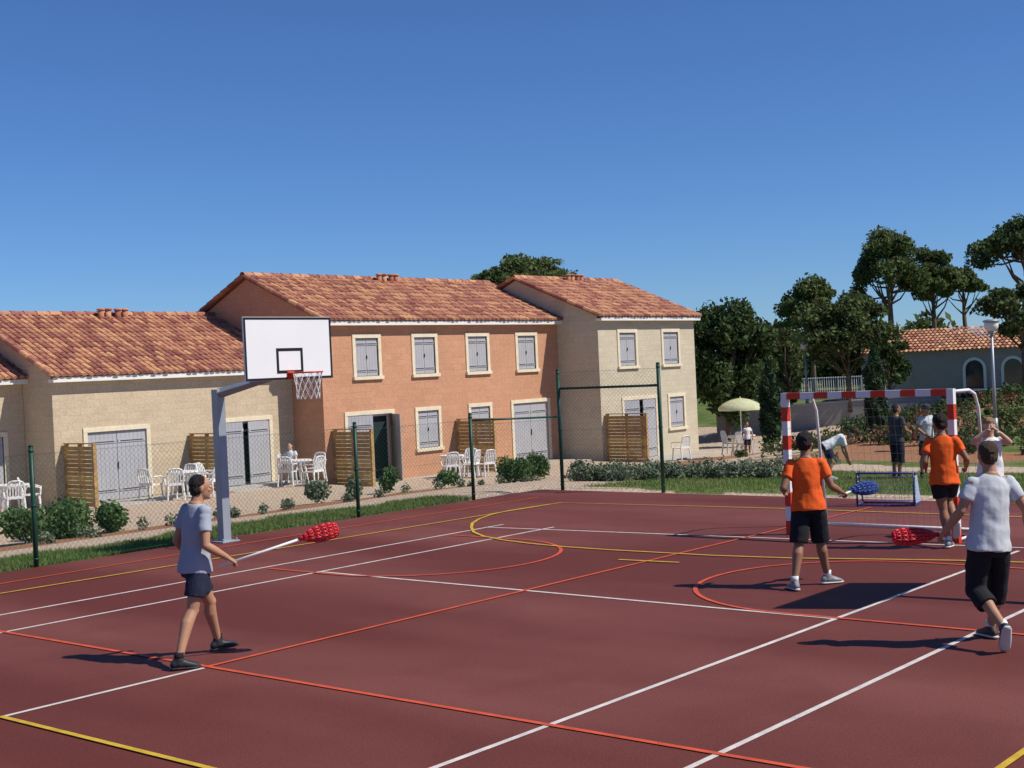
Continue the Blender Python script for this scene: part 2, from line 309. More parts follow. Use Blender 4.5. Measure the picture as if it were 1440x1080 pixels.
def opening_fill(par,kind,x0,x1,z0,z1,Y,nm):
    fw=.13
    k=MB();k.bx(x0-fw,x0,Y-.035,Y+.05,z0,z1+0);k.bx(x1,x1+fw,Y-.035,Y+.05,z0,z1);k.bx(x0-fw,x1+fw,Y-.04,Y+.05,z1,z1+fw)
    if kind=='win': k.bx(x0-fw-.03,x1+fw+.03,Y-.09,Y+.05,z0-.11,z0)
    k.obj(nm+'_surround','stone',par,bevel=.006)
    g=MB();g.bx(x0,x1,Y+.17,Y+.19,z0,z1)
    g.obj(nm+'_glass','glass',par)
    fr=MB();xm=(x0+x1)/2
    for a,c_ in((x0,x0+.06),(x1-.06,x1),(xm-.035,xm+.035)): fr.bx(a,c_,Y+.135,Y+.169,z0,z1)
    fr.bx(x0+.06,x1-.06,Y+.137,Y+.167,z1-.07,z1);fr.bx(x0+.06,x1-.06,Y+.137,Y+.167,z0,z0+.07)
    fr.obj(nm+'_frame','fascia',par)
    s=MB();ir=MB()
    def leaf(xa,xb,y,rot=0,piv=None):
        w_=xb-xa;R_=Matrix.Rotation(rot,3,'Z') if rot else Matrix.Identity(3);pv=V((piv if piv is not None else xa,y,0))
        nb=max(3,int(w_/.12));
        def T(c_): return pv+R_@(V(c_)-pv)
        for i in range(nb):
            a=xa+w_*i/nb;c_=xa+w_*(i+1)/nb;s.box(T(((a+c_)/2,y,(z0+z1)/2)),(c_-a-.006,.028,z1-z0-.03),R_)
        s.box(T(((xa+xb)/2,y+.008,(z0+z1)/2)),(w_-.01,.012,z1-z0-.04),R_)
        for zz in (z0+(z1-z0)*.15,z0+(z1-z0)*.85): 
            s.box(T(((xa+xb)/2,y-.024,zz)),(w_-.04,.018,.09),R_);ir.box(T(((xa+xb)/2,y-.037,zz)),(w_*.8,.006,.022),R_)
    if kind=='open':
        wl=(x1-x0)/2
        leaf(x0+.01,x0+wl*.95,Y+.01,math.radians(-14),x0)
        leaf(x1-wl,x1-.01,Y+.01,math.radians(62),x1)
    elif kind=='half':
        wl=(x1-x0)/2
        leaf(x0+.01,x0+wl*.8,Y+.01,math.radians(-10),x0);leaf(x1-wl,x1-.01,Y+.01,math.radians(8),x1)
    else:
        leaf(x0+.008,xm-.006,Y+.04);leaf(xm+.006,x1-.008,Y+.04);ir.bx(xm-.012,xm+.012,Y-.01,Y+.012,z0+(z1-z0)*.45,z0+(z1-z0)*.55)
    s.obj(nm+'_shutters','shut',par);ir.obj(nm+'_hinges','iron',par)
def house(name,x0,x1,Y,depth,base,ze,rise,ridge_off,wall,ops,over=.28):
    """two-slope house, ridge along X; eave height ze at facade y=Y"""
    par=empty(name,((x0+x1)/2,Y+depth/2,base));yr=Y+ridge_off;zr=ze+rise;yb=Y+depth;zb=ze+rise*(1-(yb-yr)/(ridge_off)) 
    zb=max(zb,ze-.8);b0=base-1.0
    k=MB();xs=sorted(set([x0,x1]+[o[1] for o in ops]+[o[2] for o in ops]));zs=sorted(set([b0,ze-.05]+[o[3] for o in ops]+[o[4] for o in ops]))
    for i in range(len(xs)-1):
        for j in range(len(zs)-1):
            xm=(xs[i]+xs[i+1])/2;zm=(zs[j]+zs[j+1])/2
            if any(o[1]<xm<o[2] and o[3]<zm<o[4] for o in ops): continue
            k.add([(xs[i],Y,zs[j]),(xs[i+1],Y,zs[j]),(xs[i+1],Y,zs[j+1]),(xs[i],Y,zs[j+1])],[(0,1,2,3)])
    for o in ops:
        a,c_,d,e=o[1:5];Yi=Y+.2
        k.add([(a,Y,d),(a,Yi,d),(a,Yi,e),(a,Y,e)],[(0,1,2,3)]);k.add([(c_,Y,d),(c_,Yi,d),(c_,Yi,e),(c_,Y,e)],[(3,2,1,0)])
        k.add([(a,Y,e),(c_,Y,e),(c_,Yi,e),(a,Yi,e)],[(0,1,2,3)]);k.add([(a,Y,d),(c_,Y,d),(c_,Yi,d),(a,Yi,d)],[(3,2,1,0)])
    for x in(x0,x1): k.add([(x,Y,b0),(x,yb,b0),(x,yb,zb-.05),(x,yr,zr-.08),(x,Y,ze-.05)],[(0,1,2,3,4) if x==x1 else (4,3,2,1,0)])
    k.add([(x0,yb,b0),(x1,yb,b0),(x1,yb,zb-.05),(x0,yb,zb-.05)],[(3,2,1,0)])
    k.obj('walls',wall,par)
    for i,o in enumerate(ops): opening_fill(par,o[0],*o[1:5],Y,('door' if o[0]!='win' else 'window')+'_%d'%(i+1))
    sl=rise/ridge_off;ye=Y-over;zee=ze-over*sl+.04
    roof(par,x0-.12,x1+.12,ye,zee,yr,zr,'front_roof');roof(par,x0-.12,x1+.12,yb+over,zb-over*sl+.04,yr,zr,'rear_roof');ridge(par,x0-.15,x1+.15,yr,zr+.04)
    verge(par,x0-.12,ye,zee,yr,zr);verge(par,x1+.12,ye,zee,yr,zr);verge(par,x0-.12,yb+over,zb-over*sl+.04,yr,zr)
    k=MB();k.bx(x0-.1,x1+.1,ye+.01,Y-.002,zee-.16,zee-.075);k.bx(x0-.1,x1+.1,ye+.01,ye+.05,zee-.075,zee-.03);k.obj('eave_fascia','fascia',par)
    k=MB();xv=x0+(x1-x0)*.52
    for dx in(-.45,-.2,.15,.4): k.tube((xv+dx,yr-.3,zr-.2),(xv+dx,yr-.3,zr+.14),.1,.09,10);k.ell((xv+dx,yr-.3,zr+.17),.13,.13,.05)
    k.obj('roof_vents','tile',par,True)
    return par
def W(c,w,z0,z1): return ('win',c-w/2,c+w/2,z0,z1)
def D(c,w,z0,z1,k='closed'): return (k,c-w/2,c+w/2,z0,z1)
bp_,bl,bw=-.88,-.63,-1.08
house('pink_terraced_house',28.2,40.05,31.3,6.9,bp_,4.37,1.55,3.4,'pink',
 [D(30.15,1.95,bp_,1.27,'open'),W(30.15,1.0,2.5,3.72),W(32.82,1.0,2.5,3.72),W(35.5,1.0,2.5,3.72),W(38.2,1.0,2.5,3.72),W(32.85,1.0,.02,1.26),W(35.5,1.0,.02,1.26),D(38.3,2.0,bp_,1.27)])
house('cream_cottage',19.8,28.19,32.7,7.6,bl,2.96,1.78,3.8,'beige',[D(21.75,1.9,bl,1.3),D(26.25,1.85,bl,1.3,'half')])
house('cream_cottage',8.0,19.79,34.15,7.6,bl,2.96,1.78,3.8,'beige',[D(18.2,1.9,bl,1.3),D(14.2,1.9,bl,1.3)])
house('pale_terraced_house',40.06,46.6,29.4,7.4,bw,4.39,1.62,3.8,'white',
 [D(42.55,2.1,bw,1.15,'half'),W(41.9,1.05,2.45,3.7),W(44.85,1.05,2.45,3.7),W(45.1,1.0,-.05,1.15)])
def terrace(x0,x1,y0,y1,z):
    k=MB();k.bx(x0,x1,y0,y1,z-.25,z);k.obj('terrace_slab','concrete',bevel=.01)
terrace(28.6,34.0,29.6,31.28,-.9);terrace(34.6,39.6,29.6,31.28,-.9);terrace(20.3,24.0,31.0,32.68,-.63);terrace(24.4,27.9,31.0,32.68,-.63);terrace(40.6,46,27.6,29.38,-1.08)
def screen(x,y0,y1,z,h=1.65):
    par=empty('wooden_privacy_screen',(x,(y0+y1)/2,z));k=MB()
    for y in(y0,(y0+y1)/2,y1): k.bx(x-.045,x+.045,y-.045,y+.045,z-.3,z+h+.05)
    k.obj('posts','wood',par);k=MB();nb=14
    for s in range(nb):
        z0=z+.06+s*(h-.06)/nb;k.bx(x-.068,x-.047,y0-.05,y1+.05,z0,z0+(h-.06)/nb-.012)
    k.bx(x-.075,x+.05,y0-.05,y1+.05,z+h+.052,z+h+.08)
    k.obj('boards','wood',par)
screen(20.1,31.3,32.6,-.66);screen(24.2,31.2,32.6,-.66);screen(28.55,29.6,31.2,-.92,1.75);screen(34.25,29.6,31.2,-.92,1.75);screen(40.3,27.6,29.3,-1.1,1.75);screen(44.6,24.2,25.2,-1.0,1.5)
# ------------------------------------------------------------------ furniture
def chair_mesh():
    k=MB();k.box((0,0,.42),(.44,.43,.025))
    for sx in(-1,1):
        k.tube((sx*.24,-.23,0),(sx*.21,-.19,.43),.022,.028,6);k.tube((sx*.23,.26,0),(sx*.2,.2,.43),.022,.028,6)
        k.path([(sx*.23,-.22,.40),(sx*.265,-.24,.6),(sx*.265,-.1,.645),(sx*.25,.22,.65)],.022,6)
        k.path([(sx*.2,.2,.42),(sx*.215,.25,.65),(sx*.17,.3,.84)],.022,6)
    k.path([(-.17,.3,.84),(-.08,.315,.875),(.08,.315,.875),(.17,.3,.84)],.022,6)
    for i in range(5):
        x=(i-2)*.068;k.box((x,.255,.64),(.036,.012,.45),Matrix.Rotation(math.radians(-13),3,'X'))
    k.box((0,.215,.45),(.4,.02,.07))
    me=k.obj('plastic_chair','plastic');return me
ch0=chair_mesh();first=[True]
def chair(x,y,z,rot):
    if first[0]: o=ch0;first[0]=False
    else: o=bpy.data.objects.new('plastic_chair',ch0.data);scn.collection.objects.link(o)
    o.location=(x,y,z);o.rotation_euler=(0,0,rot)
def table(x,y,z,r=.45):
    par=empty('plastic_garden_table',(x,y,z));k=MB();k.tube((x,y,z+.7),(x,y,z+.73),r,r,24);k.tube((x,y,z+.64),(x,y,z+.699),r-.05,r-.05,20);k.obj('top','plastic',par)
    k=MB()
    for a in range(4):
        t=a*math.pi/2+.5;k.tube((x+math.cos(t)*r*.8,y+math.sin(t)*r*.8,z),(x+math.cos(t)*r*.55,y+math.sin(t)*r*.55,z+.65),.025,.03,6)
    k.obj('legs','plastic',par)
for (x,y,z,r) in [(31.6,29.2,-.9,2.6),(32.3,29.0,-.9,3.4),(32.9,29.5,-.9,-.9),(32.6,28.6,-.9,2.9),
  (22.0,31.6,-.63,1.9),(23.1,31.5,-.63,-1.2),(23.7,31.3,-.63,.3),(23.2,30.5,-.63,3.4),(22.3,30.9,-.65,2.6),
  (26.2,30.8,-.63,2.2),(26.9,31.5,-.63,.2),(27.4,30.9,-.63,-1.3),(26.7,30.2,-.66,3.2),
  (19.0,32.6,-.63,1.0),(18.2,32.0,-.63,2.7),(17.9,33.1,-.63,.2),
  (41.6,27.0,-1.05,2.9),(42.9,25.1,-1.0,1.4),(43.4,26.0,-1.0,.1),(44.2,24.6,-1.0,-1.4),(43.3,24.1,-1.0,3.0)]: chair(x,y,z,r)
table(22.75,31.2,-.63);table(26.75,31.0,-.63);table(18.5,32.7,-.63);table(32.2,29.7,-.9,.4)
pt=(43.2,25.4);table(*pt,-1.0,.5)
par=empty('parasol',(*pt,-1.));k=MB();k.tube((*pt,-.98),(*pt,1.15),.02,.02,8);k.obj('pole','fwhite',par)
k=MB();n_=16
vs=[V((pt[0],pt[1],1.1))]
for rr,zz in((.35,1.02),(.65,.88),(.82,.74),(.82,.64)):
    for j in range(n_): t=2*math.pi*j/n_;q=rr*(1 if j%2 else .97);vs.append(V((pt[0]+q*math.cos(t),pt[1]+q*math.sin(t),zz+(0 if j%2==0 else .015))))
fs=[(0,1+j,1+(j+1)%n_) for j in range(n_)]+[(1+i*n_+j,1+(i+1)*n_+j,1+(i+1)*n_+(j+1)%n_,1+i*n_+(j+1)%n_) for i in range(3) for j in range(n_)]
k.add(vs,fs);k.obj('canopy','para',par,True)
# ------------------------------------------------------------------ fence poles, chain link
poles=[(10.3,17.63,1.72,.035),(16.6,17.63,1.68,.035),(19.6,17.55,1.68,.035),(21.72,17.0,2.45,.038),(22.1,14.8,2.5,.038),(4.0,17.63,1.72,.035)]
for x,y,h,r in poles:
    k=MB();k.tube((x,y,-.2),(x,y,h),r,r,12);k.tube((x,y,h),(x,y,h+.02),r+.006,r*.6,12)
    for zz in(.1,h*.5,h-.08): k.tube((x,y,zz),(x,y,zz+.025),r+.007,None,12)
    k.obj('fence_post','green',None,True)
par=empty('ball_stop_frame',(21,17.2,0));k=MB()
k.tube((19.6,17.55,1.55),(21.72,17.0,1.5),.02,.02,8);k.tube((21.72,17.0,2.07),(22.1,14.8,2.07),.025,.025,8);k.obj('rails','green',par,True)
def chain(name,p0,p1,z0,h,par=None,step=.06,r=.0016,mt='wire'):
    k=MB();p0=V(p0);p1=V(p1);Ln=(p1-p0).length;d=(p1-p0)/Ln;i=-h
    while i<Ln:
        for s in(1,-1):
            a,b_=(i,i+h)
            a2,b2=max(a,0),min(b_,Ln);
            if b2-a2>.01:
                t0=(a2-a);t1=(b2-a)
                if s==1: q0=p0+d*a2+UP*(z0+t0);q1=p0+d*b2+UP*(z0+t1)
                else: q0=p0+d*a2+UP*(z0+h-t0);q1=p0+d*b2+UP*(z0+h-t1)
                k.tube(q0,q1,r,r,3,0,False)
        i+=step*1.414
    for zz in(z0+.02,z0+h/2,z0+h-.02): k.tube(p0+UP*zz,p1+UP*zz,.002,.002,4)
    o=k.obj(name,mt,par);return o
chain('chain_link_fence',(4,17.63,0),(10.3,17.63,0),.02,1.6);chain('chain_link_fence',(10.3,17.63,0),(16.6,17.63,0),.02,1.6);chain('chain_link_fence',(16.6,17.63,0),(19.6,17.55,0),.02,1.55)
chain('chain_link_fence',(19.6,17.55,0),(21.72,17,0),.02,1.45);chain('chain_link_fence',(21.72,17,0),(22.1,14.8,0),.02,2.4)
# ------------------------------------------------------------------ basketball hoops
def hoop(px,py,bx,by,sg):
    """sg=-1: board faces -Y"""
    par=empty('basketball_hoop',(px,py,0))
    k=MB();k.box((px,py,1.2),(.15,.15,2.4));k.box((px,py,.01),(.34,.34,.024))
    for a in(-1,1):
        for c_ in(-1,1): k.tube((px+a*.13,py+c_*.13,.02),(px+a*.13,py+c_*.13,.06),.016,None,6)
    a=V((px,py,2.33));b_=V((bx,by-sg*.12,2.6));
    k.loft([(a,.085,.085),(b_,.05,.05)],V((1,0,0)),4)
    for s in(-1,1): k.tube((bx,by-sg*.15,2.62),(bx+s*.6,by-sg*.04,3.3),.02,None,8);k.tube((bx,by-sg*.15,2.62),(bx+s*.6,by-sg*.04,2.6),.02,None,8)
    k.obj('pole_and_arm','galv',par,bevel=.008)
    k=MB();k.box((bx,by,2.975),(1.72,.03,.95));k.obj('backboard','board',par,bevel=.006)
    k=MB();y=by+sg*.017
    def rect(cx,cz,w_,h_,t):
        for s in(-1,1): k.box((cx+s*(w_-t)/2,y,cz),(t,.004,h_))
        for s in(-1,1): k.box((cx,y,cz+s*(h_-t)/2),(w_-2*t,.004,t))
    rect(bx,2.975,1.71,.94,.035);rect(bx,2.79,.52,.38,.045)
    k.obj('board_lines','black',par)
    c_=V((bx,by+sg*.40,2.60));k=MB();pts=[c_+V((.225*math.cos(t*math.pi/12),.225*math.sin(t*math.pi/12),0)) for t in range(25)];k.path(pts,.012,8)
    k.box((bx,by+sg*.09,2.60),(.12,.17,.02));k.box((bx,by+sg*.025,2.57),(.14,.02,.12))
    k.obj('rim','red',par,True)
    k=MB()
    for i in range(12):
        for s in(1,-1):
            pr=None
            for j in range(5):
                t=(i+s*j*.5)*2*math.pi/12;rr=.22-.028*j+.004*j*j;p=c_+V((rr*math.cos(t),rr*math.sin(t),-.1*j))
                if pr is not None: k.tube(pr,p,.005,None,4)
                pr=p
    k.obj('net','net',par)
hoop(13.3,17.2,13.5,15.7,-1);hoop(14.1,2.4,14.0,4.0,1)
# ------------------------------------------------------------------ handball goal
gx=17.05;gy0,gy1=6.9,9.3;gh=2.0
par=empty('handball_goal',(gx,8.2,0));k=MB();t=.09
nseg=10
for y in(gy0,gy1):
    for i in range(nseg): k.bx(gx-t/2,gx+t/2,y-t/2,y+t/2,i*gh/nseg,(i+1)*gh/nseg,i%2)
ns=11
for i in range(ns):
    a=gy0+t/2+(gy1-gy0-t)*i/ns;b_=gy0+t/2+(gy1-gy0-t)*(i+1)/ns;k.bx(gx-t/2,gx+t/2,a,b_,gh-t,gh,i%2)
k.obj('striped_frame',['red','wpaint'],par)
k=MB()
for y in(gy0,gy1):
    k.path([(gx+t/2,y,gh-.04),(gx+.6,y,gh-.04),(gx+.8,y,gh-.1),(gx+.92,y,gh-.3),(gx+1.1,y,.03)],.022,8);k.tube((gx+t/2,y,.03),(gx+1.1,y,.03),.022)
k.tube((gx+1.1,gy0,.03),(gx+1.1,gy1,.03),.022);k.obj('rear_frame','wpaint',par,True)
k=MB()
prof=[(gx+.06,gh-.05),(gx+.75,gh-.08),(gx+.9,gh-.35),(gx+1.1,.04)]
def pp(s):
    Ls=[math.dist(prof[i],prof[i+1]) for i in range(3)];T=s*sum(Ls)
    for i in range(3):
        if T<=Ls[i] or i==2: u_=T/Ls[i];return (prof[i][0]+(prof[i+1][0]-prof[i][0])*u_,prof[i][1]+(prof[i+1][1]-prof[i][1])*u_)
        T-=Ls[i]
for i in range(25):
    y=gy0+(gy1-gy0)*i/24
    for j in range(3): k.tube((prof[j][0],y,prof[j][1]),(prof[j+1][0],y,prof[j+1][1]),.0018,None,3,0,False)
for i in range(21):
    q=pp(i/20);k.tube((q[0],gy0,q[1]),(q[0],gy1,q[1]),.0018,None,3,0,False)
k.obj('net','dnet',par)
par=empty('mini_football_goal',(20.8,9.6,0));k=MB();g0,g1=V((20.62,10.0,0)),V((20.85,9.12,0));bk=V((.42,.1,0))
r_=.018;h_=.54
k.path([g0+UP*r_,g0+UP*h_,g1+UP*h_,g1+UP*r_],r_,8)
for g in(g0,g1): k.path([g+UP*h_,g+bk*.35+UP*h_,g+bk+UP*r_],r_*.8,8);k.tube(g+UP*r_,g+bk+UP*r_,r_)
k.tube(g0+bk+UP*r_,g1+bk+UP*r_,r_);k.tube(g0+UP*r_,g1+UP*r_,r_*.7);k.obj('frame','blue',par,True)
k=MB();dv=g1-g0
for i in range(13):
    p=g0+dv*i/12;k.tube(p+bk*.35+UP*h_,p+bk+UP*.03,.003,None,3);k.tube(p+UP*h_,p+bk*.35+UP*h_,.003,None,3)
for i in range(8):
    s=i/7;p=bk*(.35+.65*s)+UP*(h_*(1-s)+.03*s);k.tube(g0+p,g1+p,.003,None,3)
    for g in(g0,g1): k.tube(g+UP*(h_*(1-s)+.02),g+p,.003,None,3)
k.obj('net','net',par)
k=MB();k.add([g1+UP*.05+V((0,-.03,0)),g1+bk+UP*.05+V((0,-.03,0)),g1+bk*.4+UP*.5+V((0,-.03,0)),g1+UP*.5+V((0,-.03,0))],[(0,1,2,3)]);k.obj('side_panel','lblue',par)
# ------------------------------------------------------------------ lamps, pool fence, walls
def lamp(p,h):
    par=empty('street_lamp',p);k=MB();k.tube(p,p+UP*(h-.45),.055,.04,12);k.tube(p,p+UP*.5,.08,.075,12);k.tube(p+UP*(h-.45),p+UP*(h-.38),.1,.12,12);k.obj('post','galv',par,True)
    k=MB();k.ell(p+UP*(h-.2),.2,.2,.2,None,16,10);k.obj('globe','lampg',par,True)
    k=MB();k.ell(p+UP*(h-.08),.24,.24,.07,None,16,6);k.obj('cap','galv',par,True)
lamp(at(38.6,13.75,.0),3.35);lamp(at(62,13.5,.2),3.0)
par=empty('pool_fence',at(70,15,.4));k=MB();a=at(70,12.3,.25);b_=at(66,18.2,.3);n_=60
for i in range(n_+1): p=a.lerp(b_,i/n_);k.tube(p,p+UP*1.15,.022 if i%10 else .04,None,5)
for zz in(.1,1.1): k.tube(a+UP*zz,b_+UP*zz,.025,None,5)
k.obj('rails','fwhite',par)
def wall(name,a,b_,h,th=.3,mt='grey'):
    d=(b_-a);d.z=0;d.normalize();nn=V((-d.y,d.x,0))*th/2;k=MB();P=[a-nn,b_-nn,b_+nn,a+nn];k.add([p-UP*1 for p in P]+[p+UP*h for p in P],[(0,1,5,4),(1,2,6,5),(2,3,7,6),(3,0,4,7),(4,5,6,7)])
    P2=[p for p in [a-nn*1.2,b_-nn*1.2,b_+nn*1.2,a+nn*1.2]];k.add([p+UP*(h+.001) for p in P2]+[p+UP*(h+.06) for p in P2],[(0,1,5,4),(1,2,6,5),(2,3,7,6),(3,0,4,7),(4,5,6,7),(3,2,1,0)],1);k.obj(name,[mt,'concrete'])
wall('retaining_wall',at(62,9.3,-.7),at(60,22,-.2),.85);wall('garden_wall',at(58,19.5,.1),at(52,30,.2),.5,.35,'concrete')
def villa():
    par=empty('stone_villa',at(66,24,.2));a=at(68,17.6,0);b_=at(62,26.3,0);d=(b_-a).normalized();nn=V((-d.y,d.x,0))
    if nn.dot(f0)<0: nn=-nn
    Ln=(b_-a).length;zt=2.55;k=MB();rz=1.15
    def P(s,t,z): return a+d*s+nn*t+UP*z
    dep=6
    k.add([P(0,0,-1),P(Ln,0,-1),P(Ln,0,zt),P(0,0,zt),P(0,dep,-1),P(Ln,dep,-1),P(Ln,dep,zt),P(0,dep,zt),P(0,dep/2,zt+rz-.1),P(Ln,dep/2,zt+rz-.1)],[(0,1,2,3),(4,0,3,8,7),(1,5,6,9,2),(5,4,7,6)]);k.obj('walls','grey',par)
    k=MB();nc=int(Ln/.22);nr=9
    for sd in(0,1):
        for i in range(nc):
            for j in range(nr):
                s0=i*Ln/nc;s1=s0+Ln/nc*.98;t0=-.3+(dep/2+.3)*j/nr;t1=-.3+(dep/2+.3)*(j+1)/nr
                z0=zt-.1+rz*j/nr+.05;z1=zt-.1+rz*(j+1)/nr
                if sd: t0,t1=dep-t0,dep-t1
                k.add([P(s0,t0,z0),P((s0+s1)/2,t0,z0+.07),P(s1,t0,z0),P(s1,t1,z1),P((s0+s1)/2,t1,z1+.06),P(s0,t1,z1)],[(0,1,4,5),(1,2,3,4)])
    k.obj('roof','tile',par)
    k=MB();g=MB()
    for s in(5.6,7.4,9.1):
        w_=.42;
        def A(t,wd,off): return [P(s-wd,t,.6+off),P(s+wd,t,.6+off)]+[P(s+wd*math.cos(q*math.pi/8),t,1.55+wd*math.sin(q*math.pi/8)) for q in range(9)]
        vs=A(-.03,w_,0);g.add(vs,[tuple(range(len(vs)))])
        o=A(-.06,w_+.14,-.12);i_=A(-.06,w_,0);nn_=len(o);k.add(o+i_,[(q,(q+1)%nn_,nn_+(q+1)%nn_,nn_+q) for q in range(nn_)])
    g.obj('arched_windows','glass',par);k.obj('window_surrounds','fascia',par)
    q=MB()
    q.add([P(Ln+.05,-1.2,-1),P(Ln+6,-1.2,-1),P(Ln+6,-1.2,2.4),P(Ln+.05,-1.2,2.4),P(Ln+.05,4,-1),P(Ln+6,4,-1),P(Ln+6,4,2.4),P(Ln+.05,4,2.4)],[(0,1,2,3),(4,0,3,7),(1,5,6,2),(5,4,7,6),(3,2,6,7)]);q.obj('pink_wing','pink',par)
villa()
# ------------------------------------------------------------------ vegetation
def quadmesh(name,C,N,size,mt,parent=None,asp=1.6):
    n_=len(C);a=rng.normal(size=(n_,3));a/=np.linalg.norm(a,axis=1)[:,None];b2=np.cross(a,rng.normal(size=(n_,3)));b2/=np.linalg.norm(b2,axis=1)[:,None]
    s=size*rng.uniform(.6,1.4,(n_,1));u_=a*s*asp*.5;v_=b2*s*.5
    P=np.stack([C-u_,C-v_*.9,C+u_,C+v_*.9],1).reshape(-1,3)
    me=bpy.data.meshes.new(name);me.vertices.add(len(P));me.vertices.foreach_set('co',P.astype(np.float32).ravel())
    me.loops.add(4*n_);me.loops.foreach_set('vertex_index',np.arange(4*n_,dtype=np.int32));me.polygons.add(n_);me.polygons.foreach_set('loop_start',np.arange(0,4*n_,4,dtype=np.int32));me.update(calc_edges=True)
    me.materials.append(M[mt]);o=bpy.data.objects.new(name,me);scn.collection.objects.link(o)
    if parent: o.parent=parent;o.matrix_parent_inverse=Matrix.Translation(-V(parent.location))
    return o
def cluster(c,r,n_,shell=.5):
    d=rng.normal(size=(n_,3));d/=np.linalg.norm(d,axis=1)[:,None];rad=rng.uniform(0,1,(n_,1))**(shell)
    lump=1+.22*np.sin(d[:,:1]*5+c[0])*np.sin(d[:,1:2]*6+c[1])
    return np.array(c)+d*rad*np.array(r)*lump
def tree(name,p,h,cw,cb,kind,mt,n_leaf=9000,ls=.14,ncl=16,lean=0.):
    par=empty(name,p);k=MB();top=p+V((lean,lean*.5,cb+(h-cb)*.35));pts=[p-UP*.3,p+V((lean*.3,0,cb*.4)),p+V((lean*.55,lean*.3,cb*.8)),top]
    r=max(.09,h*.022);k.loft([(pts[0],r*1.3,r*1.3),(pts[1],r,r),(pts[2],r*.8,r*.8),(pts[3],r*.4,r*.4)],None,9)
    C=[]
    for i in range(ncl):
        t=i*2.399+random.uniform(-.4,.4);q=math.sqrt((i+.5)/ncl)
        if kind=='umb':
            rr=cw/2*.82*q;zz=cb+(h-cb)*(.9-.62*q*q+random.uniform(-.18,.06));cr=(cw*random.uniform(.11,.18),cw*random.uniform(.11,.18),(h-cb)*random.uniform(.10,.18))
        else:
            a=random.uniform(-1,1);rr=cw/2*.72*math.sqrt(max(0,1-a*a))*random.uniform(.75,1.1);zz=cb+(h-cb)*(.5+a*.40);cr=(cw*random.uniform(.13,.21),)*2+((h-cb)*random.uniform(.10,.17),)
        c_=(p.x+lean+rr*math.cos(t),p.y+lean*.5+rr*math.sin(t),p.z+zz);C.append(cluster(c_,cr,int(n_leaf/ncl*random.uniform(.7,1.3))))
        st=pts[2].lerp(top,random.uniform(0,1));e=V(c_)-UP*cr[2]*.3;mid=st.lerp(e,.5)+V((random.uniform(-.15,.15),random.uniform(-.15,.15),-.1*(e-st).length))
        k.loft([(st,r*.38,r*.38),(mid,r*.24,r*.24),(e,r*.08,r*.08)],None,6)
    k.obj('trunk_and_limbs','bark',par,True);quadmesh('foliage',np.concatenate(C),None,ls,mt,par)
T=lambda n,d,l,z,h,cw,cb,kind,mt,nl=9000,ls=.16,nc=18,le=0: tree(n,at(d,l,z),h,cw,cb,kind,mt,nl,ls,nc,le)
T('umbrella_pine',76,.9,-1,9.9,6.8,7.0,'umb','leafp',17000,.14,30)
T('holm_oak',60,9.5,-.9,6.1,4.8,.5,'round','leafd',20000,.14,34)
T('umbrella_pine',85,24,.4,10.0,4.9,5.2,'umb','leafp',13000,.14,28,.3)
T('umbrella_pine',80,17.9,.3,6.7,4.8,3.2,'umb','leafp',10000,.14,22,-.2)
T('oak_tree',61,15.2,.2,5.0,4.6,1.5,'round','leafo',13000,.13,26)
T('umbrella_pine',87,27.3,.4,8.6,4.2,4.9,'umb','leafp',9000,.14,18,-.4)
T('umbrella_pine',89,30.0,.4,7.6,3.2,5.2,'umb','leafp',5000,.14,12,.5)
T('umbrella_pine',70,27.0,.4,9.1,6.0,5.8,'umb','leafd',13000,.14,24,.3)
T('oak_tree',58,22.0,.3,5.1,3.8,2.4,'round','leafo',6000,.13,16)
T('oak_tree',75,33,.4,6.5,5,2.,'round','leafo',7000,.16,16)
T('young_tree',55,11.2,-.2,3.9,1.5,1.1,'round','leafo',3500,.11,10)
T('young_tree',62,17.3,.2,3.0,2.4,.6,'round','leafd',5000,.12,12)
def cypress(p,h,w_):
    par=empty('cypress_tree',p);k=MB();k.loft([(p-UP*.2,.07,.07),(p+UP*h*.9,.015,.015)],None,6);k.obj('trunk','bark',par)
    n_=6000;z=rng.uniform(.03,1,n_);rr=w_/2*np.minimum(1,(1-z)*2.6)**.7*np.minimum(1,.55+z*3)*rng.uniform(.3,1,n_)**.4;t=rng.uniform(0,2*np.pi,n_);rr*=1+.18*np.sin(t*4+z*19)
    quadmesh('foliage',np.stack([p.x+rr*np.cos(t),p.y+rr*np.sin(t),p.z+z*h],-1),None,.08,'leafc',par)
cypress(at(46,8.75,-.5),2.9,.68);cypress(at(46,12.35,-.3),3.1,.68);cypress(at(66,13.6,.2),3.2,.7)
C=[]
for i in range(150):
    d=random.uniform(92,125);l=random.uniform(-70,75);hh=random.uniform(2.8,5.2) if l>8 else random.uniform(3,4.5);p=at(d,l,.3);wd=random.uniform(2.2,3.6)
    for j in range(3): C.append(cluster((p.x+random.uniform(-1.6,1.6),p.y+random.uniform(-1.6,1.6),p.z+hh*(.25+.22*j)),(wd*.7,wd*.7,hh*.3),260))
quadmesh('background_trees',np.concatenate(C),None,.42,'leafo')
def bush(name,p,w_,h,mt,n_=1500,ls=.06):
    C=[]
    for i in range(6): C.append(cluster((p[0]+random.uniform(-.3,.3)*w_,p[1]+random.uniform(-.3,.3)*w_,p[2]+h*random.uniform(.3,.65)),(w_*.32,w_*.32,h*.4),n_//6))
    return quadmesh(name,np.concatenate(C),None,ls,mt)
def gz(x,y): return Hh(x,y)
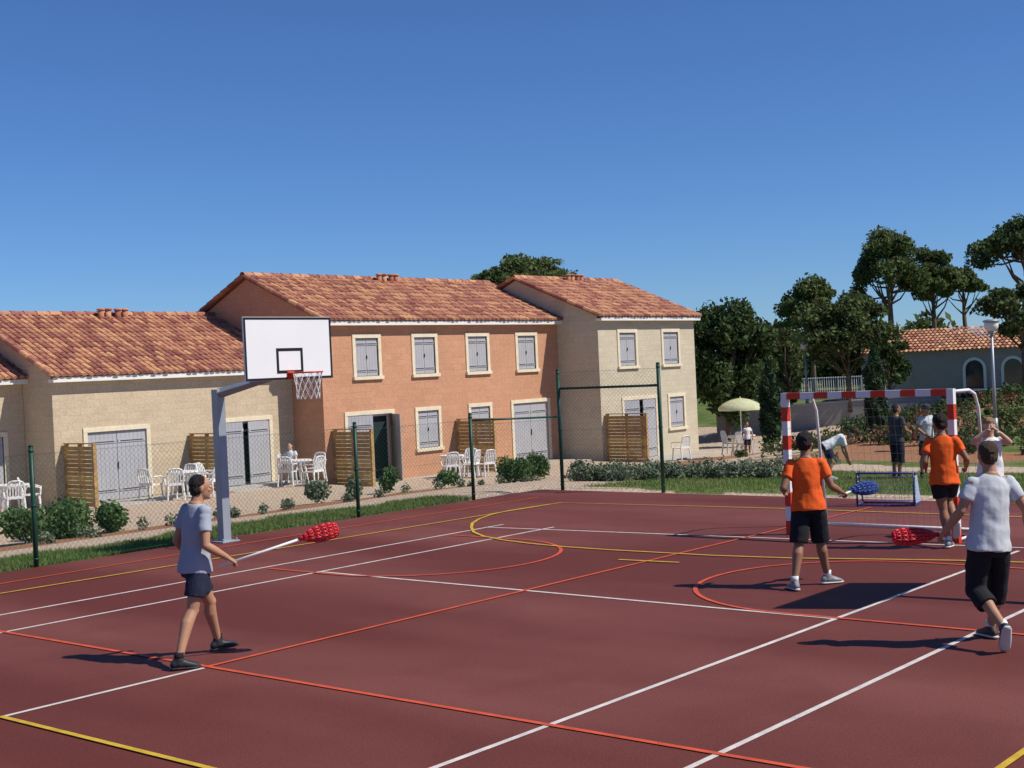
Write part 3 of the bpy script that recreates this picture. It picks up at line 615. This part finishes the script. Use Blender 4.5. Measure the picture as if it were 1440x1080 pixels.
for (x,y,w_,h,mt,n_) in [(15.6,25.6,1.5,.95,'leafb',3500),(16.6,25.2,.9,.7,'leafb',2000),(14.4,25.2,1.2,.75,'leafb',2200),(30.6,25.8,.95,.9,'leafb',2600),(31.9,25.9,.75,.85,'leafb',2000),(33.2,25.4,.5,.5,'leafl',800),(25.0,25.4,.5,.7,'leafb',800),(23.6,25.2,.45,.65,'leafl',700),(22.2,25.0,.6,.6,'leafl',900),(27.2,25.3,.6,.55,'leafb',900)]:
    bush('shrub',(x,y,gz(x,y)),w_,h,mt,n_)
C=[]
for i in range(40):
    x=random.uniform(12,34);y=random.uniform(22.4,24.6);s=random.uniform(.08,.18);C.append(cluster((x,y,gz(x,y)+s*.7),(s,s,s*1.2),110))
quadmesh('bed_planting',np.concatenate(C),None,.045,'leafl')
C=[]
for i in range(95):
    t=random.random();x=24.2+t*3.4+random.uniform(-.4,.4);y=18.2-t*3.3+random.uniform(-.4,.4);s=random.uniform(.13,.26);C.append(cluster((x,y,gz(x,y)+s*.7),(s,s,s*1.1),200))
for i in range(25):
    t=random.random();x=27+t*6+random.uniform(-.5,.5);y=20.5-t*4+random.uniform(-.5,.5);s=random.uniform(.15,.28);C.append(cluster((x,y,gz(x,y)+s*.6),(s,s,s*1.0),200))
quadmesh('lavender_border',np.concatenate(C),None,.045,'leafl')
C=[];F_=[]
for i in range(260):
    x=random.uniform(36,55);y=random.uniform(6,22);s=random.uniform(.15,.42);c_=(x,y,gz(x,y)+s*.6);C.append(cluster(c_,(s,s,s),150))
    if random.random()<.22: F_.append(cluster((c_[0],c_[1],c_[2]+s*.3),(s*.9,s*.9,s*.7),50))
quadmesh('garden_planting',np.concatenate(C),None,.075,'leafo');quadmesh('red_flower_bushes',np.concatenate(F_),None,.07,'flower')
C=[]
for i in range(70):
    p=at(57+random.uniform(-1,1),14+i*.26,.0);C.append(cluster((p.x,p.y,gz(p.x,p.y)+random.uniform(.1,.4)),(.5,.5,random.uniform(.25,.5)),260))
quadmesh('hedge',np.concatenate(C),None,.1,'leafd')
def grassblades(n_,x0,x1,y0,y1,hb):
    X=rng.uniform(x0,x1,n_);Y=rng.uniform(y0,y1,n_);ok=is_grass(X,Y)[0];X=X[ok];Y=Y[ok];n_=len(X);Z=Hn(X,Y);t=rng.uniform(0,2*np.pi,n_);h=hb*rng.uniform(.4,1.2,n_);dx=np.cos(t)*.008;dy=np.sin(t)*.008;lx=rng.normal(0,.4,n_)*h;ly=rng.normal(0,.4,n_)*h
    P=np.stack([np.stack([X-dx,Y-dy,Z-.01],-1),np.stack([X+dx,Y+dy,Z-.01],-1),np.stack([X+lx,Y+ly,Z+h],-1)],1).reshape(-1,3);return P
P=np.concatenate([grassblades(52000,5,21.5,17.68,19.8,.07),grassblades(52000,21.8,30.8,4,19.4,.07)])
me=bpy.data.meshes.new('lawn_grass');n_=len(P)//3;me.vertices.add(len(P));me.vertices.foreach_set('co',P.astype(np.float32).ravel());me.loops.add(len(P));me.loops.foreach_set('vertex_index',np.arange(len(P),dtype=np.int32));me.polygons.add(n_);me.polygons.foreach_set('loop_start',np.arange(0,len(P),3,dtype=np.int32));me.update(calc_edges=True);me.materials.append(M['grass']);scn.collection.objects.link(bpy.data.objects.new('lawn_grass',me))
# ------------------------------------------------------------------ people
tx=bpy.data.textures.new('folds','CLOUDS');tx.noise_scale=.15;tx.noise_depth=1
txh=bpy.data.textures.new('locks','CLOUDS');txh.noise_scale=.025
def remesh(o,vox,sm=4,disp=0,tex=None):
    a=o.modifiers.new('r','REMESH');a.mode='VOXEL';a.voxel_size=vox;a.use_smooth_shade=True
    s=o.modifiers.new('s','SMOOTH');s.iterations=sm;s.factor=.5
    if disp: d=o.modifiers.new('d','DISPLACE');d.texture=tex;d.strength=disp;d.mid_level=.5;d.texture_coords='GLOBAL'
def hand(k,w_,d,pn,curl=1.0,thumb=1,s=1.):
    d=d.normalized();pn=(pn-d*pn.dot(d)).normalized();sd=d.cross(pn).normalized()*thumb
    k.loft([(w_-d*.02,.027*s,.02*s),(w_+d*.02*s,.034*s,.018*s),(w_+d*.06*s,.042*s,.016*s),(w_+d*.09*s,.040*s,.014*s)],sd,10)
    for i,(o_,l) in enumerate(((.030,.072),(.010,.08),(-.010,.075),(-.029,.06))):
        b_=w_+d*.082*s+sd*o_*s;dd=d.copy();pts=[b_-d*.015];
        for q in range(3):
            dd=(Quaternion(d.cross(pn),math.radians((18+62*curl) if q else 12+25*curl))@dd).normalized();b_=b_+dd*l*s*(.45,.32,.25)[q];pts.append(b_)
        k.loft([(pts[0],.0095*s,.0095*s),(pts[1],.0092*s,.0092*s),(pts[2],.0085*s,.0085*s),(pts[3],.0068*s,.0068*s)],None,8)
    b_=w_+d*.025*s+sd*.026*s;q1=b_+(d*.55+sd*.7+pn*.35).normalized()*.038*s;q2=q1+(d*.75+sd*.1+pn*(.3+.5*curl)).normalized()*.034*s;k.loft([(b_,.014*s,.014*s),(q1,.011*s,.011*s),(q2,.0085*s,.0085*s)],None,8)
def human(name,x,y,z,J,skin='skin',hair='hair',shirt='cgrey',short='cnavy',shoe='shoeb',sleeve=.6,hem=.75,vox=.008,scale=1.,longhair=False):
    par=empty(name,(x,y,z));B=V((x,y,z))
    def Pt(p): return B+(r0*p[0]+f0*p[1]+UP*p[2])*scale
    def Dr(p): return (r0*p[0]+f0*p[1]+UP*p[2]).normalized()
    ph=math.radians(J['turn']);fw=r0*math.sin(ph)+f0*math.cos(ph);sd=r0*math.cos(ph)-f0*math.sin(ph)
    pel,nk=Pt(J['pel']),Pt(J['nk']);sp=nk-pel;S=scale
    fwn=(fw-sp.normalized()*fw.dot(sp.normalized())).normalized()
    k=MB()
    def tor(rs,kk,ex=0): kk.loft([(pel+sp*t+fwn*o_*S,(a+ex)*S,(b_+ex)*S) for t,a,b_,o_ in rs],sd,20)
    fem=J.get('w',1.)
    tor([(-.20,.10,.08,0),(-.08,.145,.10,-.01),(.05,.150,.100,-.01),(.28,.136,.092,0),(.48,.138,.096,.005),(.7,.155,.105,.01),(.86,.145,.09,0),(.96,.09,.066,-.005),(1.03,.060,.06,-.005)],k)
    shR=pel+sp*.87+sd*.160*S*fem;shL=pel+sp*.87-sd*.160*S*fem;hipR=pel-UP*.04*S+sd*.085*S;hipL=pel-UP*.04*S-sd*.085*S
    for sh,el,ha in((shR,Pt(J['elR']),Pt(J['haR'])),(shL,Pt(J['elL']),Pt(J['haL']))):
        k.ell(sh,.055*S,.055*S,.055*S);k.loft([(sh,.046*S,.046*S),(sh.lerp(el,.4),.049*S,.049*S),(el,.038*S,.038*S)],None,12);k.ell(el,.039*S,.039*S,.039*S)
        k.loft([(el,.039*S,.039*S),(el.lerp(ha,.3),.042*S,.042*S),(ha,.026*S,.026*S)],None,12)
    for hp,kn,an in((hipR,Pt(J['knR']),Pt(J['anR'])),(hipL,Pt(J['knL']),Pt(J['anL']))):
        k.ell(hp,.085*S,.085*S,.085*S);k.loft([(hp,.086*S,.088*S),(hp.lerp(kn,.4),.08*S,.08*S),(kn,.054*S,.054*S)],None,14);k.ell(kn+fw*.006,.055*S,.055*S,.057*S)
        bk=-fw*.018*S;k.loft([(kn,.052*S,.052*S),(kn.lerp(an,.28)+bk,.057*S,.06*S),(kn.lerp(an,.6)+bk*.5,.044*S,.046*S),(an,.034*S,.036*S)],None,14)
    hd=Pt(J['hd']);hf=math.radians(J['face']);F=(r0*math.sin(hf)+f0*math.cos(hf)+UP*J.get('nod',0)).normalized();Rt=F.cross(UP).normalized();Uh=Rt.cross(F).normalized()
    A=Matrix((Rt,F,Uh)).transposed()
    def hp_(a,b_,c_): return hd+(Rt*a+F*b_+Uh*c_)*S
    k.loft([(nk-sp*.03,.062*S,.062*S),(nk.lerp(hp_(0,-.02,-.05),.5),.054*S,.056*S),(hp_(0,-.02,-.04),.052*S,.056*S)],sd,12)
    k.ell(hp_(0,-.008,.025),.074*S,.092*S,.09*S,A,18,12);k.ell(hp_(0,.02,-.035),.058*S,.066*S,.075*S,A,16,10);k.ell(hp_(0,.062,-.088),.026*S,.022*S,.02*S,A)
    k.loft([(hp_(0,.082,.022),.008*S,.008*S),(hp_(0,.104,-.018),.013*S,.012*S),(hp_(0,.09,-.03),.014*S,.01*S)],None,8)
    k.ell(hp_(0,.076,.032),.045*S,.014*S,.010*S,A)
    for s in(-1,1): k.ell(hp_(s*.076,-.008,-.005),.009*S,.019*S,.031*S,A);k.ell(hp_(s*.035,.06,-.02),.02*S,.02*S,.018*S,A)
    k.ell(hp_(0,.084,-.05),.021*S,.009*S,.009*S,A)
    for ha,el,s,gk in((Pt(J['haR']),Pt(J['elR']),1,'gR'),(Pt(J['haL']),Pt(J['elL']),-1,'gL')):
        d=(ha-el).normalized();pn=Dr(J[gk][0]) if gk in J else (-sd*s+fw*.2-UP*.1);c_=J[gk][1] if gk in J else .35
        pnn=(pn-d*pn.dot(d)).normalized();side=d.cross(pnn);tref=(fw if abs(d.z)>.6 else UP);th=1 if side.dot(tref)>0 else -1
        hand(k,ha,d,pn,c_,th,S)
    o=k.obj('body',skin,par);remesh(o,vox*S,3)
    e=MB();
    for s in(-1,1): e.ell(hp_(s*.031,.077,.012),.013*S,.011*S,.009*S,A,10,8,0);e.ell(hp_(s*.031,.085,.012),.006*S,.0045*S,.0065*S,A,8,6,1)
    e.ell(hp_(0,.0925,-.05),.022*S,.004*S,.005*S,A,8,6,2)
    e.obj('eyes_and_mouth',['eyew','eyed','lip'],par,True)
    h=MB();h.ell(hp_(0,-.026,.045),.081*S,.086*S,.082*S,A,18,12);h.ell(hp_(0,-.048,.0),.074*S,.062*S,.085*S,A,14,10)
    if longhair: h.loft([(hp_(0,-.07,.02),.07*S,.045*S),(hp_(0,-.09,-.10),.06*S,.035*S),(hp_(0,-.08,-.22),.035*S,.02*S)],Rt,12);h.ell(hp_(0,-.004,.065),.08*S,.09*S,.068*S,A,18,12)
    if J.get('curly'): h.ell(hp_(0,-.028,.055),.094*S,.100*S,.086*S,A,18,12);h.ell(hp_(0,-.06,.01),.088*S,.06*S,.085*S,A,14,10)
    o=h.obj('hair',hair,par);remesh(o,.007*S,2,.014,txh)
    k=MB();tor([(-.19,.192,.148,0),(-.05,.186,.140,0),(.12,.174,.128,.0),(.3,.164,.118,.0),(.5,.164,.118,.0),(.68,.172,.122,.008),(.80,.170,.114,.004),(.88,.150,.100,0),(.95,.108,.082,-.005),(1.0,.072,.068,-.005)],k)
    if sleeve>0:
        for sh,el in((shR,Pt(J['elR'])),(shL,Pt(J['elL']))):
            e_=sh.lerp(el,sleeve);k.ell(sh,.064*S,.064*S,.062*S);k.loft([(sh,.040*S,.040*S),(sh.lerp(e_,.25),.062*S,.062*S),(sh.lerp(e_,.6),.064*S,.064*S),(e_,.067*S,.067*S)],None,16)
    o=k.obj('shirt',shirt,par);remesh(o,.010*S,5,.032*S,tx)
    k=MB();tor([(-.26,.13,.11,0),(-.14,.166,.122,-.005),(0,.160,.112,-.005),(.06,.15,.104,0)],k)
    for hp,kn,an in((hipR,Pt(J['knR']),Pt(J['anR'])),(hipL,Pt(J['knL']),Pt(J['anL']))):
        if hem<=1: e_=hp.lerp(kn,hem);k.loft([(hp-UP*.02,.094*S,.098*S),(hp.lerp(e_,.5),.102*S,.104*S),(e_,.102*S,.102*S)],None,14)
        else: e_=kn.lerp(an,hem-1);k.loft([(hp-UP*.02,.094*S,.098*S),(hp.lerp(kn,.5),.102*S,.102*S),(kn,.088*S,.088*S),(e_,.088*S,.088*S)],None,14);k.ell(kn,.088*S,.088*S,.088*S)
    o=k.obj('shorts',short,par);remesh(o,.010*S,4,.022*S,tx)
    k=MB();so_=MB();sk=MB()
    for an,td in((Pt(J['anR']),Dr(J['toR'])),(Pt(J['anL']),Dr(J['toL']))):
        sdn=td.cross(UP).normalized();upn=sdn.cross(td).normalized();hl=an-upn*.045*S-td*.05*S
        k.loft([(hl-td*.022*S+upn*.01*S,.022*S,.025*S),(hl,.036*S,.042*S),(hl+td*.06*S+upn*.005*S,.04*S,.05*S),(hl+td*.13*S-upn*.008*S,.044*S,.036*S),(hl+td*.19*S-upn*.018*S,.046*S,.026*S),(hl+td*.225*S-upn*.022*S,.03*S,.018*S)],sdn,14)
        k.loft([(an-upn*.05*S,.045*S,.05*S),(an+upn*.01*S,.042*S,.046*S)],sdn,12)
        so_.loft([(hl-td*.03*S-upn*.036*S,.026*S,.011*S),(hl-upn*.037*S,.04*S,.012*S),(hl+td*.14*S-upn*.037*S,.048*S,.012*S),(hl+td*.2*S-upn*.036*S,.046*S,.012*S),(hl+td*.24*S-upn*.033*S,.025*S,.010*S)],sdn,12)
        sk.loft([(an-upn*.01*S,.040*S,.043*S),(an+upn*.055*S,.041*S,.043*S)],sdn,14)
    o=k.obj('shoes',shoe,par);remesh(o,.007*S,3);so_.obj('soles','sole' if shoe!='shoeb' else 'shoeb',par,True);sk.obj('socks','cwhite' if shoe!='shoeb' else 'cblack',par,True)
    return par,Pt
def lacrosse(par,Pt,a,b_,c_,mt,back=0.12):
    A=Pt(a);B_=Pt(b_);C_=Pt(c_);d=(B_-A).normalized();k=MB();k.tube(A-d*back,B_,.0125,.0125,8);k.obj('stick_shaft','wpaint',par,True)
    ax=(C_-B_);Ln=ax.length;ax.normalize();s1=ax.orthogonal().normalized();s2=ax.cross(s1);n1=12;rs=[(0,.02),(.12,.045),(.3,.066),(.5,.076),(.7,.079),(.86,.074),(1.0,.056)];k=MB()
    pr=[[B_+ax*Ln*t+s1*r*math.cos(2*math.pi*j/n1)+s2*r*.75*math.sin(2*math.pi*j/n1) for j in range(n1)] for t,r in rs]
    for i in range(len(rs)):
        for j in range(n1):
            k.tube(pr[i][j],pr[i][(j+1)%n1],.0065 if i<len(rs)-1 else .010,None,5)
            if i<len(rs)-1:
                k.tube(pr[i][j],pr[i+1][j],.0085,None,5);
                if i>0: k.tube(pr[i][j],pr[i+1][(j+1)%n1],.005,None,4)
    k.tube(B_-ax*.04,B_+ax*.03,.02,.022,8);k.obj('basket',mt,par,True)
p,Pt=human('lacrosse_player',7.48,10.07,0,dict(turn=48,face=68,pel=(-.03,0,.90),nk=(.0,.02,1.42),hd=(.045,.05,1.555),
 elR=(.12,-.20,1.06),haR=(.29,-.10,.93),elL=(-.22,.13,1.08),haL=(-.16,.30,.92),gR=((0,.3,-1),1.),
 knR=(-.04,-.14,.48),anR=(-.12,-.38,.10),toR=(.85,.35,-.03),knL=(.03,.24,.49),anL=(.06,.37,.11),toL=(.85,.5,.05)),'skin','hair','cgrey','cnavy','shoeb',.62,.70,.0065)
lacrosse(p,Pt,(.37,-.07,.90),(.95,.05,1.06),(1.25,.12,1.12),'redp',.16)
p,Pt=human('lacrosse_player',13.25,7.0,0,dict(turn=14,face=30,nod=-.15,curly=1,pel=(.0,0,.92),nk=(.0,.04,1.40),hd=(.015,.08,1.545),
 elR=(.245,-.05,1.09),haR=(.40,.14,1.0),elL=(-.27,-.04,1.09),haL=(-.22,.2,1.03),gR=((-.2,.2,-1),1.),
 knR=(.13,.08,.48),anR=(.20,.12,.10),toR=(.95,.3,-.02),knL=(-.13,-.04,.48),anL=(-.22,-.19,.10),toL=(-.15,1,-.03)),'skind','hair','corange','cblack','shoeg',.6,.98,.0075)
lacrosse(p,Pt,(.47,.20,.98),(.54,.25,1.0),(.82,.33,1.02),'bluep',.12)
p,Pt=human('lacrosse_player',11.2,4.3,0,dict(turn=-8,face=-5,nod=.05,pel=(.04,0,.90),nk=(.085,.03,1.44),hd=(.075,.06,1.60),
 elR=(.36,-.02,1.13),haR=(.42,.10,.90),elL=(-.19,-.02,1.15),haL=(-.29,.12,.96),gL=((.1,.2,-1),1.),
 knR=(.16,.16,.50),anR=(.13,.30,.10),toR=(-.3,1,-.02),knL=(-.07,.04,.47),anL=(.03,-.30,.21),toL=(.05,.45,-.8)),'skin','hairr','clight','cblack','shoebr',.6,1.42,.0065)
lacrosse(p,Pt,(-.33,.17,.93),(-.36,.18,.93),(-.70,.2,.92),'redp',-.0)
p,Pt=human('lacrosse_player',16.6,6.85,0,dict(turn=20,face=-20,curly=1,pel=(-.0,0,.90),nk=(.0,.04,1.42),hd=(-.02,.07,1.57),
 elR=(.26,-.10,1.12),haR=(.33,.14,1.0),elL=(-.24,.0,1.1),haL=(-.17,.2,1.0),
 knR=(.12,.25,.56),anR=(.10,-.08,.32),toR=(.1,.5,-.8),knL=(-.03,.0,.48),anL=(.0,-.05,.10),toL=(.5,.8,-.02)),'skind','hair','corange','cblack','shoeg',.6,.6,.009)
p,Pt=human('woman_with_sunglasses',17.9,6.75,0,dict(turn=190,face=200,w=.88,pel=(0,0,.88),nk=(0,-.02,1.36),hd=(0,-.03,1.50),
 elR=(-.26,-.10,1.30),haR=(-.10,-.16,1.44),elL=(.24,-.12,1.28),haL=(.09,-.17,1.42),
 knR=(-.09,-.02,.47),anR=(-.1,.02,.10),toR=(-.1,-1,0),knL=(.09,-.03,.47),anL=(.1,0,.10),toL=(.1,-1,0)),'skinl','hairb','cwhite','cdark','shoeg',.25,.5,.01,.97,True)
p,Pt=human('man_in_cap',28.7,12.2,gz(28.7,12.2),dict(turn=150,face=160,nod=-.35,pel=(0,0,.92),nk=(-.03,-.08,1.40),hd=(-.04,-.16,1.53),
 elR=(-.24,-.12,1.12),haR=(-.14,-.34,1.0),elL=(.22,-.14,1.1),haL=(.1,-.36,.98),
 knR=(-.12,-.05,.48),anR=(-.14,.0,.10),toR=(-.2,-1,0),knL=(.12,-.05,.48),anL=(.14,.02,.10),toL=(.2,-1,0)),'skin','hairr','clight','cdark','shoeb',.6,.9,.011)
k=MB();h=Pt((-.04,-.17,1.60));k.ell(h,.1,.1,.07);k.box(h+V((-.05,-.07,-.02)),(.13,.13,.015));k.obj('cap','cdark',p,True)
p,Pt=human('bystander',28.0,12.6,gz(28.,12.6),dict(turn=60,face=80,pel=(0,0,.90),nk=(.02,.02,1.38),hd=(.04,.04,1.52),
 elR=(.16,-.18,1.08),haR=(.30,-.02,1.02),elL=(-.1,.2,1.08),haL=(.12,.25,1.0),
 knR=(.05,-.12,.48),anR=(0,-.14,.10),toR=(1,.2,0),knL=(.0,.12,.48),anL=(-.04,.12,.10),toL=(1,.2,0)),'skind','hair','cdark','cblack','shoeb',.6,1.3,.011)
p,Pt=human('bending_child',26.9,13.6,gz(26.9,13.6),dict(turn=100,face=100,nod=-1.2,pel=(-.1,0,.78),nk=(.30,0,.98),hd=(.44,0,.93),
 elR=(.30,-.15,.68),haR=(.36,-.12,.45),elL=(.30,.15,.68),haL=(.38,.12,.46),
 knR=(-.02,-.1,.42),anR=(-.12,-.1,.10),toR=(1,0,0),knL=(.02,.12,.42),anL=(-.05,.12,.10),toL=(1,0,0)),'skin','hairr','cwhite','cnavy','shoeg',.6,.7,.011,.95)
q=at(47,8.1)
p,Pt=human('child_in_garden',q.x,q.y,gz(q.x,q.y),dict(turn=150,face=170,pel=(0,0,.92),nk=(0,0,1.40),hd=(0,-.03,1.55),
 elR=(-.24,-.02,1.1),haR=(-.22,-.12,.88),elL=(.24,-.02,1.1),haL=(.22,-.12,.88),
 knR=(-.09,-.02,.48),anR=(-.1,.02,.10),toR=(-.1,-1,0),knL=(.09,-.03,.48),anL=(.1,0,.10),toL=(.1,-1,0)),'skin','hair','cwhite','cdark','shoeg',.6,.8,.012,.72)
def seated(x,y,z,turn,shirt,short,hair='hairr',sc=.95):
    t=math.radians(turn);c_,s=math.cos(t),math.sin(t)
    def q(a,b_,zz): return (a*c_+b_*s,-a*s+b_*c_,zz)
    human('seated_guest',x,y,z,dict(turn=turn,face=turn,pel=q(0,-.05,.54),nk=q(0,-.12,1.03),hd=q(0,-.10,1.17),elR=q(.24,-.02,.75),haR=q(.2,.2,.70),elL=q(-.24,-.02,.75),haL=q(-.2,.2,.70),
     knR=q(.1,.38,.50),anR=q(.1,.40,.10),toR=q(0,1,0),knL=q(-.1,.38,.50),anL=q(-.1,.42,.10),toL=q(0,1,0)),'skinl',hair,shirt,short,'shoeg',.5,.6,.012,sc)
seated(26.9,31.5,-.63,200,'clight','cred')
